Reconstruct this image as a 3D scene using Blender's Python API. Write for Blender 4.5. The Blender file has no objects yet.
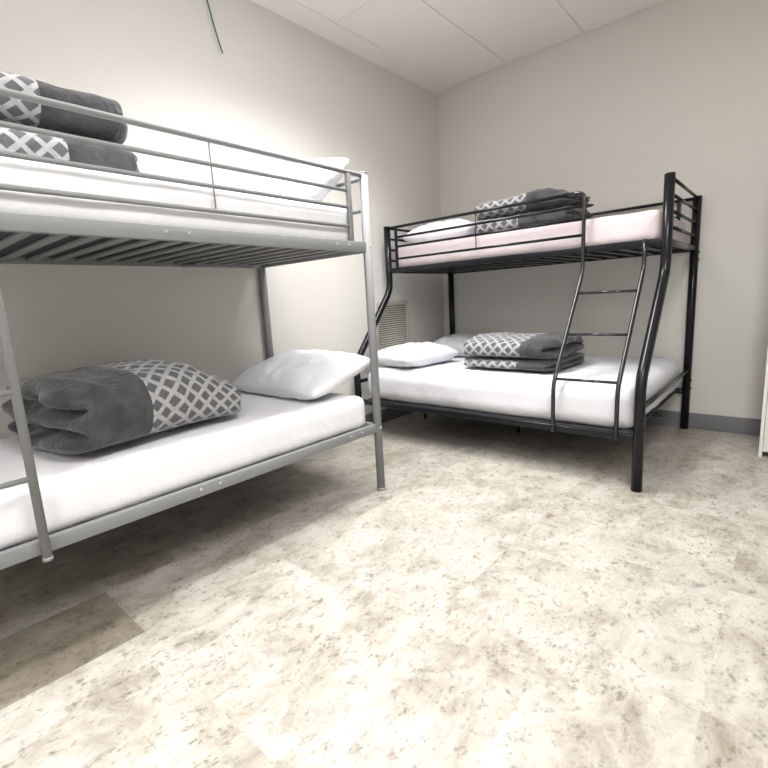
import bpy, bmesh, math, random
from mathutils import Vector, Matrix, noise

S = bpy.context.scene
COL = S.collection
PI = math.pi

# ------------------------------------------------------------------ camera
cam_d = bpy.data.cameras.new('camera')
cam = bpy.data.objects.new('camera', cam_d)
COL.objects.link(cam)
R_ = Vector((0.75557453, 0.65282404, -0.0541102))
U_ = Vector((-0.07396015, 0.16709184, 0.98316337))
F_ = Vector((-0.65087405, 0.7388512, -0.1745333))
m = Matrix((R_, U_, -F_)).transposed().to_4x4()
m.translation = Vector((2.6501, -3.972, 1.0427))
cam.matrix_world = m
cam_d.sensor_width = 36.0
cam_d.lens = 469.82 / 768 * 36.0
cam_d.clip_start = 0.02
S.camera = cam

# ------------------------------------------------------------------ world, exposure
w = bpy.data.worlds.new('world')
S.world = w
w.use_nodes = True
w.node_tree.nodes['Background'].inputs[0].default_value = (1, 1, 1, 1)
w.node_tree.nodes['Background'].inputs[1].default_value = 0.0
S.view_settings.view_transform = 'Standard'
S.view_settings.look = 'None'
S.view_settings.gamma = 1.0
S.view_settings.use_curve_mapping = False
S.view_settings.exposure = 0.73
LAMP = 28.0          # watts of each louvred ceiling light
SPREAD = math.radians(115)   # cut-off of their louvres
LAMP_FAR = 27.0
SPREAD_FAR = math.radians(175)
GLOW_NEAR, GLOW = 1.8, 8.0   # brightness of the diffusers themselves
CEIL = 2.915
XR, YF = 4.90, -7.40  # right and front walls of the room

# ------------------------------------------------------------------ materials
def nodes_of(mat):
    mat.use_nodes = True
    nt = mat.node_tree
    return nt, nt.nodes, nt.links, nt.nodes['Principled BSDF']

def simple(name, col, rough=0.5, metal=0.0, coat=0.0, spec=0.5):
    mt = bpy.data.materials.new(name)
    nt, N, L, b = nodes_of(mt)
    b.inputs['Base Color'].default_value = (*col, 1)
    b.inputs['Roughness'].default_value = rough
    b.inputs['Metallic'].default_value = metal
    b.inputs['Coat Weight'].default_value = coat
    b.inputs['Specular IOR Level'].default_value = spec
    return mt

def noisy(name, c1, c2, scale, rough=0.7, bump=0.0, bscale=None, detail=4, spec=0.3, sheen=0.0, stretch=None):
    mt = bpy.data.materials.new(name)
    nt, N, L, b = nodes_of(mt)
    tc = N.new('ShaderNodeTexCoord')
    mp = N.new('ShaderNodeMapping')
    L.new(tc.outputs['Object'], mp.inputs[0])
    if stretch: mp.inputs['Scale'].default_value = stretch
    n = N.new('ShaderNodeTexNoise')
    n.inputs['Scale'].default_value = scale
    n.inputs['Detail'].default_value = detail
    L.new(mp.outputs[0], n.inputs['Vector'])
    r = N.new('ShaderNodeValToRGB')
    r.color_ramp.elements[0].position = 0.35
    r.color_ramp.elements[1].position = 0.65
    r.color_ramp.elements[0].color = (*c1, 1)
    r.color_ramp.elements[1].color = (*c2, 1)
    L.new(n.outputs['Fac'], r.inputs[0])
    L.new(r.outputs[0], b.inputs['Base Color'])
    b.inputs['Roughness'].default_value = rough
    b.inputs['Specular IOR Level'].default_value = spec
    if sheen:
        b.inputs['Sheen Weight'].default_value = sheen
        b.inputs['Sheen Roughness'].default_value = 0.4
    if bump:
        n2 = N.new('ShaderNodeTexNoise')
        n2.inputs['Scale'].default_value = bscale or scale
        n2.inputs['Detail'].default_value = 3
        L.new(mp.outputs[0], n2.inputs['Vector'])
        bp = N.new('ShaderNodeBump')
        bp.inputs['Strength'].default_value = bump
        bp.inputs['Distance'].default_value = 0.01
        L.new(n2.outputs['Fac'], bp.inputs['Height'])
        L.new(bp.outputs[0], b.inputs['Normal'])
    return mt

M_wall = noisy('wall_paint', (.665, .650, .615), (.695, .680, .645), 260, .75, .06, 300)
M_ceil = noisy('ceiling_tile', (.86, .85, .83), (.885, .875, .855), 180, .9, .1, 300)
M_grid = simple('ceiling_seam', (.50, .48, .45), .8)
M_trimw = simple('trim_white', (.84, .82, .78), .6)
M_base = noisy('baseboard_rubber', (.17, .17, .18), (.2, .2, .21), 90, .6)
M_silver = noisy('silver_paint', (.215, .22, .225), (.24, .245, .25), 400, .6, spec=.22)
M_silver_d = simple('silver_bolt', (.75, .75, .75), .25, .6)
M_black = simple('black_gloss_paint', (.010, .0105, .013), .22, 0, 0, .25)
M_black_shiny = simple('black_chrome', (.03, .03, .034), .13, .35, 0, .6)
M_blackbolt = simple('black_bolt', (.03, .03, .03), .3, .5)
M_cap = simple('grey_plastic', (.26, .265, .27), .5)
M_under = noisy('mattress_underside', (.045, .046, .055), (.06, .06, .07), 200, .9)
M_white = simple('white_lacquer', (.83, .83, .80), .35)
M_dark = simple('dark_gap', (.06, .06, .06), .6)
M_vent = simple('vent_metal', (.56, .54, .48), .5)
M_ventback = simple('vent_back', (.05, .047, .042), .9)
M_cord = simple('green_cord', (.03, .15, .125), .6)
M_lampframe = simple('lamp_frame', (.8, .8, .8), .5)

def cloth_mat(name, col, amp=.5, scale=7, stretch=(1, 1, 1), rough=.85):
    mt = bpy.data.materials.new(name)
    nt, N, L, b = nodes_of(mt)
    tc = N.new('ShaderNodeTexCoord')
    mp = N.new('ShaderNodeMapping')
    mp.inputs['Scale'].default_value = stretch
    L.new(tc.outputs['Object'], mp.inputs[0])
    n = N.new('ShaderNodeTexNoise')
    n.inputs['Scale'].default_value = scale
    n.inputs['Detail'].default_value = 3
    n.inputs['Distortion'].default_value = .8
    L.new(mp.outputs[0], n.inputs['Vector'])
    n2 = N.new('ShaderNodeTexNoise')
    n2.inputs['Scale'].default_value = 600
    L.new(tc.outputs['Object'], n2.inputs['Vector'])
    ad = N.new('ShaderNodeMath'); ad.operation = 'MULTIPLY_ADD'
    L.new(n2.outputs['Fac'], ad.inputs[0]); ad.inputs[1].default_value = .02
    L.new(n.outputs['Fac'], ad.inputs[2])
    bp = N.new('ShaderNodeBump')
    bp.inputs['Strength'].default_value = amp
    bp.inputs['Distance'].default_value = .02
    L.new(ad.outputs[0], bp.inputs['Height'])
    L.new(bp.outputs[0], b.inputs['Normal'])
    b.inputs['Base Color'].default_value = (*col, 1)
    b.inputs['Roughness'].default_value = rough
    b.inputs['Specular IOR Level'].default_value = .2
    return mt

M_sheet = cloth_mat('white_sheet', (.80, .80, .83), .55, 5, (1, 1, .45))
M_sheet_cool = cloth_mat('cool_white_sheet', (.68, .68, .72), 1.0, 5, (1, 1, .4))
M_sheet_pink = cloth_mat('pinkish_sheet', (.70, .61, .635), 1.0, 5, (1, 1, .5))
M_pillow = cloth_mat('white_pillowcase', (.74, .74, .78), .7, 6)
M_pillow_g = cloth_mat('greyish_pillowcase', (.52, .52, .54), .6, 6)
M_fleece = noisy('charcoal_fleece', (.046, .046, .050), (.084, .084, .089), 13, .95, .6, 60, 6, .1, .35)

def lattice_mat():
    mt = bpy.data.materials.new('lattice_fleece')
    nt, N, L, b = nodes_of(mt)
    uv = N.new('ShaderNodeUVMap')
    sp = N.new('ShaderNodeSeparateXYZ')
    L.new(uv.outputs[0], sp.inputs[0])
    def mth(op, a, bb=None, c=None):
        n = N.new('ShaderNodeMath'); n.operation = op
        for i, v in enumerate((a, bb, c)):
            if v is None: continue
            if isinstance(v, (int, float)): n.inputs[i].default_value = v
            else: L.new(v, n.inputs[i])
        return n.outputs[0]
    P = .074
    s = mth('DIVIDE', mth('ADD', sp.outputs[0], sp.outputs[1]), P)
    d = mth('DIVIDE', mth('SUBTRACT', sp.outputs[0], sp.outputs[1]), P)
    def line(v):
        f = mth('SUBTRACT', mth('FRACT', v), .5)
        return mth('ABSOLUTE', f)
    mx = mth('MAXIMUM', line(s), line(d))
    mr = N.new('ShaderNodeMapRange')
    mr.inputs['From Min'].default_value = .315
    mr.inputs['From Max'].default_value = .36
    L.new(mx, mr.inputs['Value'])
    tc = N.new('ShaderNodeTexCoord')
    n = N.new('ShaderNodeTexNoise')
    n.inputs['Scale'].default_value = 45
    L.new(tc.outputs['Object'], n.inputs['Vector'])
    mix = N.new('ShaderNodeMix'); mix.data_type = 'RGBA'
    mix.inputs['A'].default_value = (.105, .105, .112, 1)
    mix.inputs['B'].default_value = (.36, .36, .365, 1)
    L.new(mr.outputs[0], mix.inputs['Factor'])
    mul = N.new('ShaderNodeMix'); mul.data_type = 'RGBA'; mul.blend_type = 'MULTIPLY'
    mul.inputs['Factor'].default_value = .5
    L.new(mix.outputs['Result'], mul.inputs['A'])
    cr = N.new('ShaderNodeValToRGB')
    cr.color_ramp.elements[0].position = .3; cr.color_ramp.elements[0].color = (.75, .75, .75, 1)
    cr.color_ramp.elements[1].position = .7; cr.color_ramp.elements[1].color = (1.2, 1.2, 1.2, 1)
    L.new(n.outputs['Fac'], cr.inputs[0])
    L.new(cr.outputs[0], mul.inputs['B'])
    L.new(mul.outputs['Result'], b.inputs['Base Color'])
    b.inputs['Roughness'].default_value = .95
    b.inputs['Specular IOR Level'].default_value = .1
    b.inputs['Sheen Weight'].default_value = .2
    bp = N.new('ShaderNodeBump')
    bp.inputs['Strength'].default_value = .5; bp.inputs['Distance'].default_value = .01
    L.new(n.outputs['Fac'], bp.inputs['Height'])
    L.new(bp.outputs[0], b.inputs['Normal'])
    return mt
M_lattice = lattice_mat()

FLOOR_K = .63
def floor_mat():
    mt = bpy.data.materials.new('marble_look_vinyl')
    nt, N, L, b = nodes_of(mt)
    at = N.new('ShaderNodeAttribute'); at.attribute_name = 'shift'
    tone = N.new('ShaderNodeAttribute'); tone.attribute_name = 'tone'
    tc = N.new('ShaderNodeTexCoord')
    add = N.new('ShaderNodeVectorMath'); add.operation = 'ADD'
    mpf = N.new('ShaderNodeMapping'); mpf.inputs['Scale'].default_value = (1.15, .8, 1)
    L.new(tc.outputs['Object'], add.inputs[0]); L.new(at.outputs['Vector'], add.inputs[1])
    L.new(add.outputs[0], mpf.inputs[0])
    vec = mpf.outputs[0]
    def nz(scale, detail=6, rough=.6, dist=0., v=vec):
        n = N.new('ShaderNodeTexNoise')
        n.inputs['Scale'].default_value = scale; n.inputs['Detail'].default_value = detail
        n.inputs['Roughness'].default_value = rough; n.inputs['Distortion'].default_value = dist
        L.new(v, n.inputs['Vector']); return n.outputs['Fac']
    def ramp(fac, stops):
        r = N.new('ShaderNodeValToRGB')
        e = r.color_ramp.elements
        e[0].position, e[0].color = stops[0][0], (*stops[0][1], 1)
        e[1].position, e[1].color = stops[-1][0], (*stops[-1][1], 1)
        for p_, c_ in stops[1:-1]:
            k = e.new(p_); k.color = (*c_, 1)
        L.new(fac, r.inputs[0]); return r.outputs[0]
    def mixc(fac, a, bb, mode='MIX'):
        x = N.new('ShaderNodeMix'); x.data_type = 'RGBA'; x.blend_type = mode
        for k, v in (('Factor', fac), ('A', a), ('B', bb)):
            if isinstance(v, (int, float)): x.inputs[k].default_value = v
            elif isinstance(v, tuple): x.inputs[k].default_value = (*v, 1)
            else: L.new(v, x.inputs[k])
        return x.outputs['Result']
    base = ramp(nz(5.0, 12, .74, .5), [(.30, (.37, .325, .265)), (.42, (.54, .495, .425)), (.51, (.67, .63, .555)), (.63, (.80, .77, .70))])
    # fine grey flecks and pits
    fl = ramp(nz(30, 8, .75, .3), [(.36, (0.45, 0.45, 0.46)), (.46, (1, 1, 1))])
    c = mixc(.9, base, fl, 'MULTIPLY')
    wob = N.new('ShaderNodeTexNoise'); wob.inputs['Scale'].default_value = 40; wob.inputs['Detail'].default_value = 4
    L.new(vec, wob.inputs['Vector'])
    wv = N.new('ShaderNodeVectorMath'); wv.operation = 'MULTIPLY_ADD'
    L.new(wob.outputs['Color'], wv.inputs[0]); wv.inputs[1].default_value = (.035, .035, .035); L.new(vec, wv.inputs[2])
    vo = N.new('ShaderNodeTexVoronoi'); vo.inputs['Scale'].default_value = 48; vo.inputs['Randomness'].default_value = 1
    L.new(wv.outputs[0], vo.inputs['Vector'])
    pit = ramp(vo.outputs['Distance'], [(.08, (1, 1, 1)), (.34, (0, 0, 0))])
    pm = N.new('ShaderNodeMath'); pm.operation = 'MULTIPLY'
    L.new(pit, pm.inputs[0])
    clus = ramp(nz(6, 4, .6, 0), [(.44, (0, 0, 0)), (.60, (.9, .9, .9))])
    L.new(clus, pm.inputs[1])
    c = mixc(pm.outputs[0], c, (.25, .23, .20))
    # pale veins
    ve = nz(2.2, 5, .55, 1.2)
    ab = N.new('ShaderNodeMath'); ab.operation = 'SUBTRACT'; ab.inputs[1].default_value = .5
    L.new(ve, ab.inputs[0])
    ab2 = N.new('ShaderNodeMath'); ab2.operation = 'ABSOLUTE'; L.new(ab.outputs[0], ab2.inputs[0])
    vm = ramp(ab2.outputs[0], [(.0, (.30, .30, .30)), (.03, (0, 0, 0))])
    c = mixc(vm, c, (.80, .78, .72))
    c = mixc(1.0, c, tone.outputs['Color'], 'MULTIPLY')
    c = mixc(1.0, c, (FLOOR_K, FLOOR_K, FLOOR_K), 'MULTIPLY')
    L.new(c, b.inputs['Base Color'])
    b.inputs['Roughness'].default_value = .42
    b.inputs['Specular IOR Level'].default_value = .35
    return mt
M_floor = floor_mat()
M_seam = simple('floor_seam', (.34, .31, .27), .7)

def emit_mat(name, strength):
    mt = bpy.data.materials.new(name)
    nt, N, L, b = nodes_of(mt)
    b.inputs['Base Color'].default_value = (.9, .9, .9, 1)
    b.inputs['Emission Color'].default_value = (1.0, .985, .965, 1)
    b.inputs['Emission Strength'].default_value = strength
    return mt
M_emit_near = emit_mat('louvred_diffuser', GLOW_NEAR)
M_emit = emit_mat('open_diffuser', GLOW)

# ------------------------------------------------------------------ mesh helpers
class MB:
    def __init__(self):
        self.v, self.f, self.sm = [], [], []
    def box(self, x0, x1, y0, y1, z0, z1, bev=0.0):
        bm = bmesh.new()
        bmesh.ops.create_cube(bm, size=1)
        for q in bm.verts:
            q.co = Vector(((x0 + x1) / 2 + q.co.x * (x1 - x0), (y0 + y1) / 2 + q.co.y * (y1 - y0), (z0 + z1) / 2 + q.co.z * (z1 - z0)))
        if bev:
            bmesh.ops.bevel(bm, geom=list(bm.edges), offset=bev, segments=2, profile=.5, affect='EDGES')
        self.take(bm, bev > 0)
        return self
    def take(self, bm, smooth=False):
        o = len(self.v)
        bm.verts.ensure_lookup_table()
        for i, q in enumerate(bm.verts): q.index = i
        self.v += [tuple(q.co) for q in bm.verts]
        for f in bm.faces:
            self.f.append([o + q.index for q in f.verts]); self.sm.append(smooth)
        bm.free()
    def tube(self, pts, r, seg=14, bend=0.0, nb=6, cap=True, flat=None):
        """round tube along pts; inner corners rounded by radius bend; flat=(rx, ry) for an oval section"""
        P = [Vector(q) for q in pts]
        if bend:
            Q = [P[0]]
            for i in range(1, len(P) - 1):
                a, c, e = P[i - 1], P[i], P[i + 1]
                d1 = (a - c); d2 = (e - c)
                k = min(bend, d1.length * .48, d2.length * .48)
                s, t = c + d1.normalized() * k, c + d2.normalized() * k
                for j in range(nb + 1):
                    u = j / nb
                    Q.append(s * (1 - u) ** 2 + c * 2 * u * (1 - u) + t * u * u)
            Q.append(P[-1]); P = Q
        o = len(self.v)
        up = None
        n = len(P)
        for i in range(n):
            t = (P[min(i + 1, n - 1)] - P[max(i - 1, 0)]).normalized()
            if up is None:
                up = Vector((0, 0, 1)) if abs(t.z) < .9 else Vector((0, 1, 0))
            up = (up - t * up.dot(t)).normalized()
            sd = t.cross(up)
            rx, ry = flat if flat else (r, r)
            for k in range(seg):
                a = 2 * PI * k / seg
                self.v.append(tuple(P[i] + sd * (math.cos(a) * rx) + up * (math.sin(a) * ry)))
        for i in range(n - 1):
            for k in range(seg):
                k2 = (k + 1) % seg
                self.f.append([o + i * seg + k, o + i * seg + k2, o + (i + 1) * seg + k2, o + (i + 1) * seg + k]); self.sm.append(True)
        if cap:
            self.f.append([o + k for k in range(seg)][::-1]); self.sm.append(False)
            self.f.append([o + (n - 1) * seg + k for k in range(seg)]); self.sm.append(False)
        return self
    def build(self, name, mat, parent=None):
        me = bpy.data.meshes.new(name)
        me.from_pydata(self.v, [], self.f)
        me.polygons.foreach_set('use_smooth', self.sm)
        bm = bmesh.new(); bm.from_mesh(me)
        bmesh.ops.recalc_face_normals(bm, faces=bm.faces)
        bm.to_mesh(me); bm.free()
        me.materials.append(mat)
        o = bpy.data.objects.new(name, me)
        COL.objects.link(o)
        if parent is not None:
            o.parent = parent
            o.matrix_parent_inverse = Matrix.Translation(-Vector(parent.location)) if parent.type == 'EMPTY' or parent.get('rooted') else Matrix()
        return o

def tag(o, label, cat, group=None):
    o['label'] = label; o['category'] = cat
    if group: o['group'] = group
    return o

def empty(name, loc, label, cat, group=None):
    o = bpy.data.objects.new(name, None)
    o.empty_display_size = .1
    o.location = loc
    COL.objects.link(o)
    return tag(o, label, cat, group)

def struct(name, mb, mat, parent=None):
    o = mb.build(name, mat, parent)
    if parent is None: o['kind'] = 'structure'
    return o

# ------------------------------------------------------------------ the room
WT = .12
struct('wall_left', MB().box(-WT, 0, YF, 0, 0, CEIL), M_wall)
struct('wall_back', MB().box(-WT, XR + WT, 0, WT, 0, CEIL), M_wall)
struct('wall_right', MB().box(XR, XR + WT, YF, 0, 0, CEIL), M_wall)
struct('wall_front', MB().box(-WT, XR + WT, YF - WT, YF, 0, CEIL), M_wall)

# ceiling: 2 ft lay-in tiles over a slightly darker deck that shows in the seams
ceil = struct('ceiling', MB().box(-WT, XR + WT, YF - WT, WT, CEIL, CEIL + .1), M_grid)
T = .614
GX0, GY0 = .091, -.20
panels = [(1, -2), (1, -6), (4, -4), (5, -8), (1, -10)]      # grid cell (i, j): lights fill cells j and j-1
lit = {(i, j) for i, j in panels} | {(i, j - 1) for i, j in panels}
tm = MB()
for i in range(-1, 9):
    for j in range(-12, 1, 2):
        if (i, j) in lit: continue
        x0, x1 = max(GX0 + i * T, .001), min(GX0 + (i + 1) * T, XR - .001)
        y0, y1 = max(GY0 + (j - 2) * T, YF + .001), (-.001 if j == 0 else min(GY0 + j * T, -.001))
        if x1 - x0 < .02 or y1 - y0 < .01: continue
        g = .0025
        tm.box(x0 + g, x1 - g, y0 + g, y1 - g, CEIL - .006, CEIL)
tm.build('ceiling_tile', M_ceil, ceil)

# floor: 0.364 m wide vinyl tiles laid in staggered rows
rnd = random.Random(11)
FW, FL = .364, .61
fm = MB()
tones, shifts = [], []
r0 = -2
for i in range(-3, 14):
    x0 = .726 + i * FW
    x1 = x0 + FW
    off = -3.472 + (0 if i == 0 else rnd.uniform(-.3, .3))
    for j in range(-9, 9):
        y0, y1 = off + j * FL, off + (j + 1) * FL
        a, b_ = max(x0, 0), min(x1, XR)
        c_, d_ = max(y0, YF), min(y1, 0)
        if b_ - a < .005 or d_ - c_ < .005: continue
        t = rnd.uniform(.975, 1.015) * (.90 if i < 1 else 1.0)
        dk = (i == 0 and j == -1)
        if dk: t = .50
        g = .0002
        o = len(fm.v)
        fm.v += [(a + g, c_ + g, 0), (b_ - g, c_ + g, 0), (b_ - g, d_ - g, 0), (a + g, d_ - g, 0)]
        fm.f.append([o, o + 1, o + 2, o + 3]); fm.sm.append(False)
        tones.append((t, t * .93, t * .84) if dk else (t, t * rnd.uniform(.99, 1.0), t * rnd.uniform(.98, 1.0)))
        shifts.append((rnd.uniform(0, 20), rnd.uniform(0, 20), rnd.uniform(0, 20)))
flo = struct('floor', MB().box(-WT, XR + WT, YF - WT, WT, -.06, -.0012), M_seam)
ft = fm.build('floor_tile', M_floor, flo)
at = ft.data.attributes.new('tone', 'FLOAT_COLOR', 'FACE')
ash = ft.data.attributes.new('shift', 'FLOAT_VECTOR', 'FACE')
for k in range(len(tones)):
    at.data[k].color = (*tones[k], 1)
    ash.data[k].vector = shifts[k]

struct('baseboard_back', MB().box(.012, XR - .012, -.012, 0, 0, .115, .002), M_base)
struct('baseboard_left', MB().box(0, .012, YF + .012, 0, 0, .115, .002), M_base)
struct('baseboard_right', MB().box(XR - .012, XR, YF + .012, 0, 0, .115, .002), M_base)
struct('baseboard_front', MB().box(.012, XR - .012, YF, YF + .012, 0, .115, .002), M_base)
# pale cornice strip between left wall and ceiling
cm = MB()
zc = CEIL - .006
prof = [(0, zc), (.155, zc), (.155, zc - .008), (.02, zc - .028), (0, zc - .028)]
o = len(cm.v)
cm.v += [(x, YF, z) for x, z in prof] + [(x, -.001, z) for x, z in prof]
n_ = len(prof)
for k in range(n_):
    k2 = (k + 1) % n_
    cm.f.append([k, k2, n_ + k2, n_ + k]); cm.sm.append(False)
cm.f.append(list(range(n_))); cm.sm.append(False)
cm.f.append([n_ + k for k in range(n_)][::-1]); cm.sm.append(False)
struct('trim_1', cm, M_trimw)

# ceiling lights (recessed 2 x 4 ft)
def ceiling_light(i, j, label, near=False):
    x0, x1 = GX0 + i * T, GX0 + (i + 1) * T
    y0, y1 = GY0 + (j - 2) * T, GY0 + j * T
    t = empty('ceiling_light', ((x0 + x1) / 2, (y0 + y1) / 2, CEIL), label, 'ceiling light', 'recessed ceiling lights')
    f = MB()
    z0, z1 = CEIL - .012, CEIL
    f.box(x0 + .003, x1 - .003, y0 + .003, y0 + .03, z0, z1).box(x0 + .003, x1 - .003, y1 - .03, y1 - .003, z0, z1)
    f.box(x0 + .003, x0 + .03, y0 + .03, y1 - .03, z0, z1).box(x1 - .03, x1 - .003, y0 + .03, y1 - .03, z0, z1)
    f.build('frame', M_lampframe, t)
    MB().box(x0 + .03, x1 - .03, y0 + .03, y1 - .03, CEIL - .008, CEIL).build('diffuser', M_emit_near if near else M_emit, t)
    ad = bpy.data.lights.new('louvred_lamp', 'AREA')
    ad.shape = 'RECTANGLE'; ad.size = x1 - x0 - .07; ad.size_y = y1 - y0 - .07
    ad.energy = (LAMP if j == -2 else LAMP * .6) if near else LAMP_FAR; ad.spread = SPREAD if near else SPREAD_FAR; ad.color = (1.0, .990, .978)
    al = bpy.data.objects.new('louvred_lamp', ad); COL.objects.link(al)
    al.parent = t; al.location = (0, 0, -.011)
for (i, j), lab in zip(panels, ('ceiling light panel above the head end of the silver bunk',
                                'ceiling light panel over the near end of the silver bunk',
                                'ceiling light panel on the right side nearest the white cabinet',
                                'ceiling light panel far behind, along the right wall',
                                'ceiling light panel far behind, along the left wall')):
    ceiling_light(i, j, lab, i == 1)

# ------------------------------------------------------------------ silver bunk bed along the left wall
GX, GXR, GY, GYF = .960, .030, -2.125, -4.125
gb = empty('bunk_bed', (.5, -3.1, 0), 'silver grey metal twin bunk bed along the left wall', 'bunk bed')
PRX, PRY = .021, .024
def gpost(x, y):
    return MB().tube([(x, y, 0.012), (x, y, 1.672)], .024, 20, flat=(PRX, PRY)).build('post', M_silver, gb)
for x, y in ((GX, GY), (GXR, GY), (GX, GYF), (GXR, GYF)):
    po = gpost(x, y)
    MB().tube([(x, y, 0), (x, y, .014)], .025, 20).build('foot_cap', M_cap, po)
    MB().tube([(x, y, 1.672), (x, y, 1.679)], .0225, 20).build('top_cap', M_cap, po)
    for z in (.36, 1.318):
        MB().tube([(x + (.018 if x > .5 else -.018), y, z), (x + (.026 if x > .5 else -.022), y, z)], .006, 10).build('bolt', M_silver_d, po)
def oval_rail(x0, x1, y0, y1, z0, z1):
    return MB().box(x0, x1, y0, y1, z0, z1, .003)
for z0, z1 in ((.338, .384), (1.291, 1.341)):
    for x in (GX, GXR):
        rl = oval_rail(x - .013, x + .013, GYF + .022, GY - .022, z0, z1).build('side_rail', M_silver, gb)
        zb = (z0 + z1) / 2
        if x == GX:
            ys = (-3.17, -3.088, -2.35, -2.268) if z0 > 1 else (-3.164, -3.084, -2.346, -2.264)
            for y in ys:
                MB().tube([(x + .012, y, zb + .005), (x + .0165, y, zb + .005)], .0055, 10).build('bolt', M_silver_d, rl)
    for y in (GY, GYF):
        oval_rail(GXR + .02, GX - .02, y - .012, y + .012, z0, z1 - .006).build('end_rail', M_silver, gb)
for y in (GY, GYF):
    for z in (1.652, 1.50):
        MB().tube([(GXR + .018, y, z), (GX - .018, y, z)], .010).build('head_rail', M_silver, gb)
# slats
for zt in (1.302, .347):
    for k in range(20):
        y = -2.21 - k * .0955
        MB().box(GXR + .010, GX - .010, y - .017, y + .017, zt, zt + .013, .003).build('slat', M_silver, gb)
# little gusset plate seen under the rear rail
MB().box(GXR + .012, GXR + .05, -2.66, -2.60, 1.288, 1.300, .002).build('bracket', M_silver, gb)
# guard rail, front and rear
for x in (GX, GXR):
    y_end = -3.66 if x == GX else GYF + .12
    g = MB()
    g.tube([(x, y_end, 1.345), (x, y_end, 1.664), (x, GY - .008, 1.664)], .0105, 14, .05)
    for z in (1.578, 1.500, 1.411):
        g.tube([(x, y_end + .004, z), (x, -2.238, z)], .0085, 12)
    g.box(x - .010, x + .010, -2.2505, -2.2255, 1.341, 1.660, .003)
    gr = g.build('guard_rail', M_silver, gb)
    MB().tube([(x, -2.961, 1.66), (x, -2.961, 1.411)], .0032, 8).build('tie_rod', M_silver, gr)
# ladder hooked on the front of the bed
LX = .998
ld = MB()
for y in (-3.674, -4.03):
    MB().tube([(LX, y, .335), (LX, y, 1.30), (LX, y, 1.40)], .0125, 14).build('ladder_stile', M_silver, gb)
    c = MB().tube([(LX, y, .326), (LX, y, .338)], .0137, 14).build('ladder_cap', M_cap, gb)
for z in (.587, .846, 1.100):
    MB().tube([(LX, -3.674, z), (LX, -4.03, z)], .0085, 12).build('ladder_rung', M_silver, gb)

# ------------------------------------------------------------------ black twin-over-double bunk bed against the back wall
BL, BR, BY1, BY2, BYR = .112, 2.092, -.953, -1.402, -.032
bb = empty('bunk_bed', (1.1, -.7, 0), 'black glossy metal twin over double bunk bed against the back wall', 'bunk bed')
PR = .0265
for x in (BL, BR):
    a = MB().tube([(x, BY1, 1.622), (x, BY1, 1.125), (x, BY2, .575), (x, BY2, 0.0)], PR, 24, .07, 8).build('post', M_black, bb)
    MB().tube([(x, BY1, 1.62), (x, BY1, 1.626)], PR - .003, 20).build('top_cap', M_blackbolt, a)
    a = MB().tube([(x, BYR, 1.622), (x, BYR, 0.0)], PR, 24).build('post', M_black, bb)
    for z in (.30, .36, 1.255, 1.205):
        MB().tube([(x + (PR - .003) * (1 if x > 1 else -1), BYR, z), (x + (PR + .006) * (1 if x > 1 else -1), BYR, z)], .006, 10).build('bolt', M_blackbolt, a)
def brail(x0, x1, y0, y1, z0, z1): return MB().box(x0, x1, y0, y1, z0, z1, .005)
for y in (BY1, BYR):
    brail(BL + .022, BR - .022, y - .012, y + .012, 1.258, 1.298).build('side_rail', M_black, bb)
for y in (BY2, BYR):
    brail(BL + .022, BR - .022, y - .012, y + .012, .260, .298).build('side_rail', M_black, bb)
for x in (BL, BR):
    brail(x - .012, x + .012, BY1 + .022, BYR - .022, 1.260, 1.295).build('end_rail', M_black, bb)
    for z in (1.612, 1.530, 1.445, 1.360):
        MB().tube([(x, BY1 + .02, z), (x, BYR - .02, z)], .0095, 12).build('end_bar', M_black, bb)
    brail(x - .010, x + .010, BY2 + .02, BYR - .02, .418, .446).build('end_rail', M_black, bb)
for k in range(16):
    x = .24 + k * .114
    brail(x - .017, x + .017, BY1 + .008, BYR - .008, 1.263, 1.277).build('slat', M_black, bb)
    brail(x - .017, x + .017, BY2 + .008, BYR - .008, .266, .280).build('slat', M_black, bb)
brail(BL + .02, BR - .02, -.735, -.705, .238, .265).build('centre_beam', M_black, bb)
for x in (.25, 1.12, 1.95):
    MB().tube([(x, -.72, .245), (x, -.72, 0)], .012, 12).build('support_leg', M_black, bb)
# front guard rail: its right end runs down into the ladder's left stile
YG = -.966
lx0, lx1 = 1.660, 1.992
g = MB()
g.tube([(BL + .01, YG, 1.608), (lx0 - .09, YG, 1.608)], .0105, 14)
for z in (1.530, 1.457, 1.364):
    g.tube([(.212, YG, z), (lx0, YG, z)], .0088, 12)
g.box(.203, .223, YG - .009, YG + .009, 1.298, 1.608, .003)
gr = g.build('guard_rail', M_black, bb)
MB().tube([(.928, YG, 1.608), (.928, YG, 1.364)], .0032, 8).build('tie_rod', M_black, gr)
MB().tube([(lx0 - .10, YG, 1.608), (lx0, YG, 1.608), (lx0, YG - .010, 1.50), (lx0, YG - .016, 1.145), (lx0, -1.425, .535), (lx0, -1.425, .262)], .0115, 16, .06, 8).build('ladder_stile', M_black_shiny, bb)
MB().tube([(lx1, YG - .016, 1.298), (lx1, YG - .016, 1.145), (lx1, -1.425, .535), (lx1, -1.425, .262)], .0115, 16, .06, 8).build('ladder_stile', M_black_shiny, bb)
def slant(z): return (YG - .016) + (1.145 - z) / (1.145 - .535) * (-1.425 - (YG - .016))
for z in (1.022, .794, .562):
    y = slant(z)
    MB().tube([(lx0, y, z), (lx1, y, z)], .0075, 12).build('ladder_rung', M_black_shiny, bb)
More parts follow.
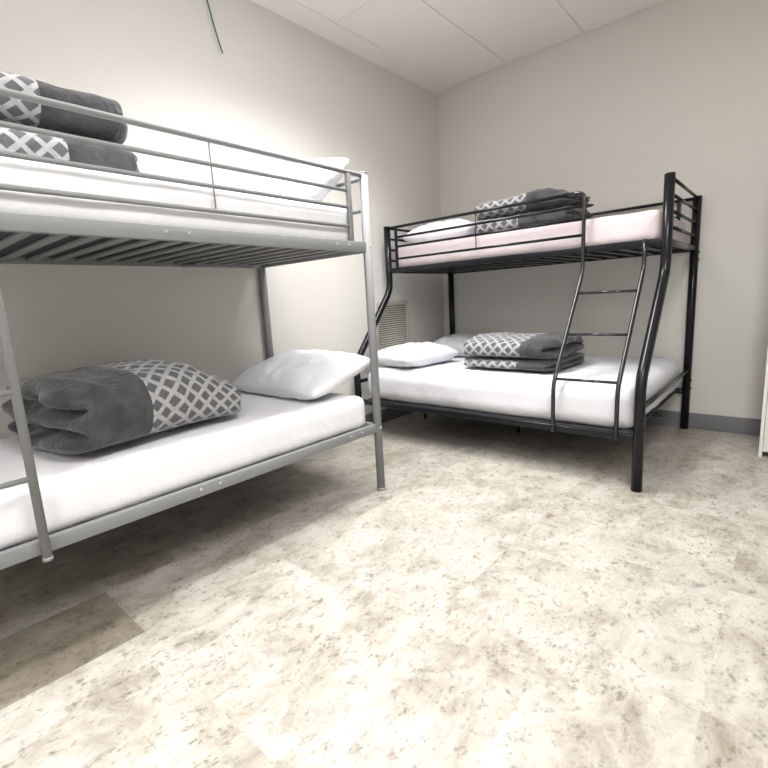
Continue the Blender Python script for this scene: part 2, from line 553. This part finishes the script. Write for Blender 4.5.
# rear guard rail
g = MB()
g.tube([(BL + .02, BYR, 1.608), (BR - .02, BYR, 1.608)], .0105, 14)
for x in (.215, 1.986):
    g.box(x - .012, x + .012, BYR - .009, BYR + .009, 1.298, 1.606, .003)
g.tube([(.215, BYR, 1.50), (1.986, BYR, 1.50)], .0085, 12)
g.build('guard_rail', M_black, bb)

# ------------------------------------------------------------------ soft goods
def soft_box(x0, x1, y0, y1, z0, z1, r, seed, amp=.006, sag=.0, res=.03):
    """mattress: a rounded box with wrinkled sheet"""
    bm = bmesh.new()
    nx, ny, nz = max(2, int((x1 - x0) / res)), max(2, int((y1 - y0) / res)), max(4, int((z1 - z0) / (res * .6)))
    cx, cy, cz = (x0 + x1) / 2, (y0 + y1) / 2, (z0 + z1) / 2
    hx, hy, hz = (x1 - x0) / 2, (y1 - y0) / 2, (z1 - z0) / 2
    vs = {}
    def vert(i, j, k):
        key = (i, j, k)
        if key in vs: return vs[key]
        q = Vector((-hx + 2 * hx * i / nx, -hy + 2 * hy * j / ny, -hz + 2 * hz * k / nz))
        # rounded-box projection
        rb = min(r, hz * .95)
        inner = Vector((max(-hx + rb, min(hx - rb, q.x)), max(-hy + rb, min(hy - rb, q.y)), max(-hz + rb, min(hz - rb, q.z))))
        d = q - inner
        nrm = d.normalized() if d.length > 1e-6 else Vector((0, 0, 1))
        if d.length > 1e-6: q = inner + nrm * min(rb, d.length) if d.length > rb else q
        w_ = q + Vector((cx, cy, cz))
        n = noise.noise(w_ * 6 + Vector((seed, 0, 0))) * .6 + noise.noise(Vector((w_.x * 14, w_.y * 14, w_.z * 5)) + Vector((0, seed, 0))) * .4
        if q.z > -hz + .002:
            w_ = w_ + nrm * (n * amp)
            if q.z > 0:
                w_.z += sag * (abs(q.x / hx) ** 4 + abs(q.y / hy) ** 4) * -1
        vs[key] = bm.verts.new(w_)
        return vs[key]
    def quad(a, b_, c, d): bm.faces.new((a, b_, c, d))
    for i in range(nx):
        for j in range(ny):
            quad(vert(i, j, nz), vert(i + 1, j, nz), vert(i + 1, j + 1, nz), vert(i, j + 1, nz))
            quad(vert(i, j, 0), vert(i, j + 1, 0), vert(i + 1, j + 1, 0), vert(i + 1, j, 0))
    for i in range(nx):
        for k in range(nz):
            quad(vert(i, 0, k), vert(i + 1, 0, k), vert(i + 1, 0, k + 1), vert(i, 0, k + 1))
            quad(vert(i, ny, k), vert(i, ny, k + 1), vert(i + 1, ny, k + 1), vert(i + 1, ny, k))
    for j in range(ny):
        for k in range(nz):
            quad(vert(0, j, k), vert(0, j, k + 1), vert(0, j + 1, k + 1), vert(0, j + 1, k))
            quad(vert(nx, j, k), vert(nx, j + 1, k), vert(nx, j + 1, k + 1), vert(nx, j, k + 1))
    mb = MB(); mb.take(bm, True)
    return mb

def mattress(x0, x1, y0, y1, z0, z1, label, mat, seed, r=.045, amp=.006):
    t = empty('mattress', ((x0 + x1) / 2, (y0 + y1) / 2, z0), label, 'mattress', 'sheeted mattresses')
    soft_box(x0, x1, y0, y1, z0 + .006, z1, r, seed, amp).build('fitted_sheet', mat, t)
    MB().box(x0 + .02, x1 - .02, y0 + .02, y1 - .02, z0, z0 + .012, .003).build('underside', M_under, t)
    return t
mattress(.058, .936, -4.085, -2.172, 1.316, 1.512, 'white sheeted mattress on the top bunk of the silver bed', M_sheet, 3)
mattress(.058, .938, -4.085, -2.168, .361, .545, 'white sheeted mattress on the bottom bunk of the silver bed', M_sheet, 9)
mattress(.150, 2.052, -.930, -.070, 1.279, 1.462, 'pinkish white sheeted mattress on the top bunk of the black bed', M_sheet_pink, 21)
mattress(.150, 2.066, -1.374, -.070, .283, .534, 'wide white sheeted mattress on the bottom bunk of the black bed', M_sheet_cool, 33, .085, .008)

def pillow(loc, L, W, H, rot, label, mat, seed, base, dent=0.0):
    """pillow: length along local X, width along local Y"""
    nu, nv = 44, 32
    mb = MB()
    def pt(u, v, side):
        # u, v in [-1, 1]; outline pinched between pointed corners
        px = u * L / 2 * (1 - .05 * (1 - v * v) * abs(u) ** 3 - 0)
        py = v * W / 2 * (1 - .07 * (1 - u * u) * abs(v) ** 3)
        rc_ = 1 - .07 * (u * u * v * v) ** 2.5
        px *= rc_; py *= rc_
        k = max(0, (1 - abs(u) ** 2.6)) ** .55 * max(0, (1 - abs(v) ** 2.6)) ** .55
        h = H / 2 * k
        q = Vector((u * 3 + seed, v * 3, side * 2))
        h *= 1 + .20 * noise.noise(q)
        wr = noise.noise(Vector((u * 9 + seed, v * 4, 5 * side))) * .006 + noise.noise(Vector((u * 5, v * 14 + seed, side))) * .004
        h += wr * min(1, k * 1.6) - dent * math.exp(-((u - .2) ** 2 + v * v) * 3) * (side > 0)
        if k <= 0.001: h = 0
        return (px, py, side * h)
    for side in (1, -1):
        o = len(mb.v)
        for j in range(nv + 1):
            for i in range(nu + 1):
                u = math.sin((i / nu - .5) * PI); v = math.sin((j / nv - .5) * PI)
                u = .5 * u + .5 * (2 * i / nu - 1); v = .5 * v + .5 * (2 * j / nv - 1)
                mb.v.append(pt(u, v, side))
        for j in range(nv):
            for i in range(nu):
                a = o + j * (nu + 1) + i
                q = [a, a + 1, a + nu + 2, a + nu + 1]
                mb.f.append(q if side > 0 else q[::-1]); mb.sm.append(True)
    ob = mb.build('pillow', mat)
    bm = bmesh.new(); bm.from_mesh(ob.data)
    bmesh.ops.remove_doubles(bm, verts=bm.verts, dist=.0004)
    bmesh.ops.recalc_face_normals(bm, faces=bm.faces)
    bm.to_mesh(ob.data); bm.free()
    ob.location = loc
    ob.rotation_euler = rot
    # the underside rests flat on the bed
    from mathutils import Euler
    mw = Matrix.Translation(Vector(loc)) @ Euler(rot).to_matrix().to_4x4()
    mi = mw.inverted()
    for q in ob.data.vertices:
        g_ = mw @ q.co
        if g_.z < base:
            g_.z = base + (g_.z - base) * .0
            q.co = mi @ g_
    return tag(ob, label, 'pillow', 'white pillows')

def rad(*a): return tuple(math.radians(q) for q in a)
# rot: X then Y then Z
pillow((.49, -2.265, .655), .82, .50, .19, rad(16, 0, 0), 'plump white pillow leaning at the end of the lower silver bunk', M_pillow, 1, .552)
pillow((.53, -2.310, 1.625), .78, .44, .20, rad(38, 0, 0), 'white pillow propped against the end bars of the upper silver bunk', M_pillow, 5, 1.519)
pillow((.45, -.62, 1.545), .60, .46, .20, rad(4, 0, 8), 'white pillow on the upper black bunk behind the guard rail', M_pillow, 8, 1.469)
pillow((.40, -1.04, .606), .48, .60, .18, rad(0, 0, -10), 'white pillow nearest the room on the lower black bunk', M_pillow, 12, .5445)
pillow((.46, -.38, .612), .46, .56, .20, rad(0, 4, 4), 'greyish pillow near the back wall on the lower black bunk', M_pillow_g, 17, .5445)

def comforter(loc, L, W, H, rotz, label, group, plain_frac, plain_end, layers=2, seed=1, rough=1.0, nexp=3.0, rc=.05, hump=None, top=None):
    """folded fleece comforter: length along local X, base at local z = 0.
    plain_end: +1 / -1 tells which end is the charcoal side."""
    t = empty('comforter', loc, label, 'comforter', group)
    t.rotation_euler = (0, 0, rotz)
    NS, NC = 84, 12
    pm = 72
    rings = []          # (scale, x, capfrac)
    for k in range(NC, 0, -1):
        ph = k / NC * PI / 2
        rings.append((max(1e-3, math.cos(ph)) ** .42 if k < NC else 0.02, -1, math.sin(ph) ** .6))
    body = [i / NS for i in range(NS + 1)]
    def section(th, s, xx):
        c, sn = math.cos(th), math.sin(th)
        w_ = math.copysign(abs(c) ** (2 / nexp), c) * W / 2 * s
        h_ = math.copysign(abs(sn) ** (2 / nexp), sn)
        if h_ < 0: h_ = math.copysign(abs(h_) ** .7, h_)
        return w_, h_ * s
    def groove(hn, w_, e):
        g_ = 0
        for q in range(1, layers):
            hk = -1 + 2 * q / layers + .22 * noise.noise(Vector((w_ * 6 + seed, q * 3.1, e)))
            g_ += math.exp(-((hn - hk) / .13) ** 2)
        return g_
    rows = []
    def add_row(x, s, capf, e):
        row = []
        hs = 1.0 if hump is None else hump(x / L + .5)
        for k in range(pm):
            th = 2 * PI * k / pm
            w_, hn = section(th, s, x)
            xx = x
            if capf is not None:
                xx = x + e * (rc * capf - .055 * rough * min(1, capf * 1.2) * groove(hn, w_, e))
                xx += e * .02 * rough * noise.noise(Vector((w_ * 9, hn * 2, seed + e)))
            z = (hn + 1) / 2 * H * hs
            q = Vector((xx * 5, w_ * 5, z * 6)) + Vector((seed * 3.3, 0, 0))
            d = noise.noise(q) * .55 + noise.noise(q * 2.7) * .3
            fold = noise.noise(Vector((xx * 16 + w_ * 6, w_ * 5 - xx * 3, seed))) * .4
            a_ = .016 * rough * (d + fold)
            n2 = Vector((0, math.cos(th), math.sin(th)))
            up = max(0, min(1, (hn + 1) / .5))
            zz = max(0.0, z + n2.z * a_ * up)
            if top is not None: zz = min(zz, top - .004 + .004 * noise.noise(Vector((xx * 8, w_ * 8, seed))))
            row.append(Vector((xx + a_ * .3, w_ + n2.y * a_ * up, zz)))
        rows.append(row)
    for k in range(NC, 0, -1):
        ph = k / NC * PI / 2
        s = .03 if k == NC else math.cos(ph) ** .45
        add_row(-L / 2 + rc, s, math.sin(ph) ** 1.3, -1)
    for i in range(NS + 1):
        add_row(-L / 2 + rc + (L - 2 * rc) * i / NS, 1.0, None, 0)
    for k in range(1, NC + 1):
        ph = k / NC * PI / 2
        s = .03 if k == NC else math.cos(ph) ** .45
        add_row(L / 2 - rc, s, math.sin(ph) ** 1.3, 1)
    n = len(rows)
    # arc lengths for the pattern
    us = []
    acc = 0
    for i in range(n):
        if i: acc += (rows[i][pm // 4] - rows[i - 1][pm // 4]).length
        us.append(acc)
    split_x = -L / 2 + L * plain_frac if plain_end < 0 else L / 2 - L * plain_frac
    mid = n // 2
    per = [0]
    for k in range(pm):
        per.append(per[-1] + (rows[mid][(k + 1) % pm] - rows[mid][k]).length)
    si = min(range(n), key=lambda i: abs(rows[i][pm // 4].x - split_x) + (0 if NC <= i < n - NC else 9))
    def piece(i0, i1, name, mat):
        verts, faces, uvs = [], [], []
        for i in range(i0, i1 + 1):
            verts += rows[i]
        for i in range(i1 - i0):
            for k in range(pm):
                k2 = (k + 1) % pm
                faces.append([i * pm + k, i * pm + k2, (i + 1) * pm + k2, (i + 1) * pm + k])
                uvs += [(us[i0 + i], per[k]), (us[i0 + i], per[k + 1]), (us[i0 + i + 1], per[k + 1]), (us[i0 + i + 1], per[k])]
        if i0 == 0:
            faces.append(list(range(pm))[::-1]); uvs += [(us[0], per[k]) for k in range(pm)][::-1]
        if i1 == n - 1:
            b0 = (i1 - i0) * pm
            faces.append([b0 + k for k in range(pm)]); uvs += [(us[i1], per[k]) for k in range(pm)]
        me = bpy.data.meshes.new(name)
        me.from_pydata([tuple(q) for q in verts], [], faces)
        uvl = me.uv_layers.new(name='UVMap')
        for li, q in enumerate(uvs): uvl.data[li].uv = q
        me.polygons.foreach_set('use_smooth', [True] * len(me.polygons))
        me.materials.append(mat)
        me.flip_normals()
        me.update()
        ob = bpy.data.objects.new(name, me)
        COL.objects.link(ob)
        ob.parent = t
        return ob
    if plain_end < 0:
        a = piece(0, si, 'plain_side', M_fleece); b_ = piece(si, n - 1, 'lattice_side', M_lattice)
    else:
        b_ = piece(0, si, 'lattice_side', M_lattice); a = piece(si, n - 1, 'plain_side', M_fleece)
    a['label'] = 'charcoal fleece side'; b_['label'] = 'light grey lattice pattern on dark grey'
    return t

R90 = PI / 2
# lower silver bunk: one loosely rolled comforter, local X along +Y of the room
def hump_a(u): return .97 + .05 * math.sin(min(1, max(0, (u - .3) / .5)) * PI) - .48 * max(0, (u - .62) / .38) ** 1.7
comforter((.515, -3.205, .553), .76, .66, .285, R90 + .13, 'loosely rolled charcoal and lattice comforter on the lower silver bunk', 'folded comforters', .385, -1, 3, 4, 1.3, 2.7, .07, hump_a)
comforter((.48, -3.51, 1.519), .84, .52, .160, R90, 'lower of the two folded comforters on the upper silver bunk', 'folded comforters', .325, 1, 2, 7, .9, 2.8, .05, None, .155)
comforter((.47, -3.535, 1.676), .84, .52, .175, R90, 'upper of the two folded comforters on the upper silver bunk', 'folded comforters', .36, 1, 2, 15, .9, 2.6, .06)
# upper black bunk
comforter((1.185, -.62, 1.469), .74, .46, .115, 0, 'lower of the two folded comforters on the upper black bunk', 'folded comforters', .50, 1, 2, 23, .9, 2.8, .05, None, .108)
comforter((1.175, -.62, 1.579), .74, .44, .130, 0, 'upper rumpled comforter of the pair on the upper black bunk', 'folded comforters', .42, 1, 2, 28, 1.7, 2.6, .06, lambda u: .95 + .20 * math.exp(-((u - .68) / .12) ** 2) - .42 * max(0, (u - .74) / .26) ** 1.2)
# lower black bunk
comforter((1.225, -.85, .5445), .68, .62, .075, -.05, 'lower of the two folded comforters on the lower black bunk', 'folded comforters', .35, 1, 2, 41, .9, 2.8, .05, None, .068)
comforter((1.225, -.86, .6145), .69, .61, .145, -.05, 'upper of the two folded comforters on the lower black bunk', 'folded comforters', .31, 1, 2, 47, 1.2, 2.6, .06)

# ------------------------------------------------------------------ wall vent, cord, cabinet
vt = empty('air_vent', (0, -.80, .82), 'cream louvred air vent low on the left wall by the black bunk', 'air vent')
vy0, vy1, vz0, vz1 = -1.030, -.590, .610, 1.035
f = MB()
f.box(0, .012, vy0, vy1, vz1 - .028, vz1, .002).box(0, .012, vy0, vy1, vz0, vz0 + .028, .002)
f.box(0, .012, vy0, vy0 + .028, vz0 + .028, vz1 - .028, .002).box(0, .012, vy1 - .028, vy1, vz0 + .028, vz1 - .028, .002)
f.build('frame', M_vent, vt)
MB().box(.0005, .002, vy0 + .028, vy1 - .028, vz0 + .028, vz1 - .028).build('back_plate', M_ventback, vt)
nl = 20
for k in range(nl):
    z = vz0 + .036 + k * (vz1 - vz0 - .07) / (nl - 1)
    l = MB()
    o = len(l.v)
    a, b_ = vy0 + .028, vy1 - .028
    l.v += [(.003, a, z + .006), (.003, b_, z + .006), (.012, b_, z - .005), (.012, a, z - .005),
            (.003, a, z + .0075), (.003, b_, z + .0075), (.0125, b_, z - .0035), (.0125, a, z - .0035)]
    l.f += [[0, 1, 2, 3], [7, 6, 5, 4], [3, 2, 6, 7], [0, 4, 5, 1], [0, 3, 7, 4], [1, 5, 6, 2]]
    l.sm += [False] * 6
    l.build('louvre', M_vent, vt)

cd = MB().tube([(.012, -2.335, CEIL - .034), (.016, -2.322, 2.81), (.02, -2.307, 2.745), (.02, -2.286, 2.655), (.022, -2.262, 2.56), (.024, -2.246, 2.505)], .0042, 8).build('cord', M_cord)
tag(cd, 'thin green cord hanging down the left wall from the ceiling', 'cord')

cb = empty('cabinet', (2.85, -.26, 0), 'white cabinet by the back wall at the right edge', 'cabinet')
cx0, cx1, cy0, cy1 = 2.543, 3.14, -.500, -.02
b_ = MB()
b_.box(cx0, cx0 + .018, cy0, cy1, 0, 1.75, .002).box(cx1 - .018, cx1, cy0, cy1, 0, 1.75, .002)
b_.box(cx0 + .018, cx1 - .018, cy0, cy1, 1.732, 1.75, .002).box(cx0 + .018, cx1 - .018, cy0 + .004, cy1, .035, .053, .002)
b_.box(cx0 + .018, cx1 - .018, cy1 - .01, cy1, .053, 1.732)
b_.build('body', M_white, cb)
MB().box(cx0 + .018, cx1 - .018, cy0 + .05, cy0 + .062, 0, .035).build('plinth', M_dark, cb)
for x0, x1, hx in ((cx0 + .020, (cx0 + cx1) / 2 - .0015, 1), ((cx0 + cx1) / 2 + .0015, cx1 - .020, -1)):
    d = MB().box(x0, x1, cy0 - .001, cy0 + .017, .038, 1.73, .002).build('door', M_white, cb)
    hxp = x1 - .03 if hx > 0 else x0 + .03
    MB().tube([(hxp, cy0 - .001, .85), (hxp, cy0 - .028, .85), (hxp, cy0 - .028, 1.0), (hxp, cy0 - .001, 1.0)], .005, 10, .012).build('handle', M_silver_d, d)
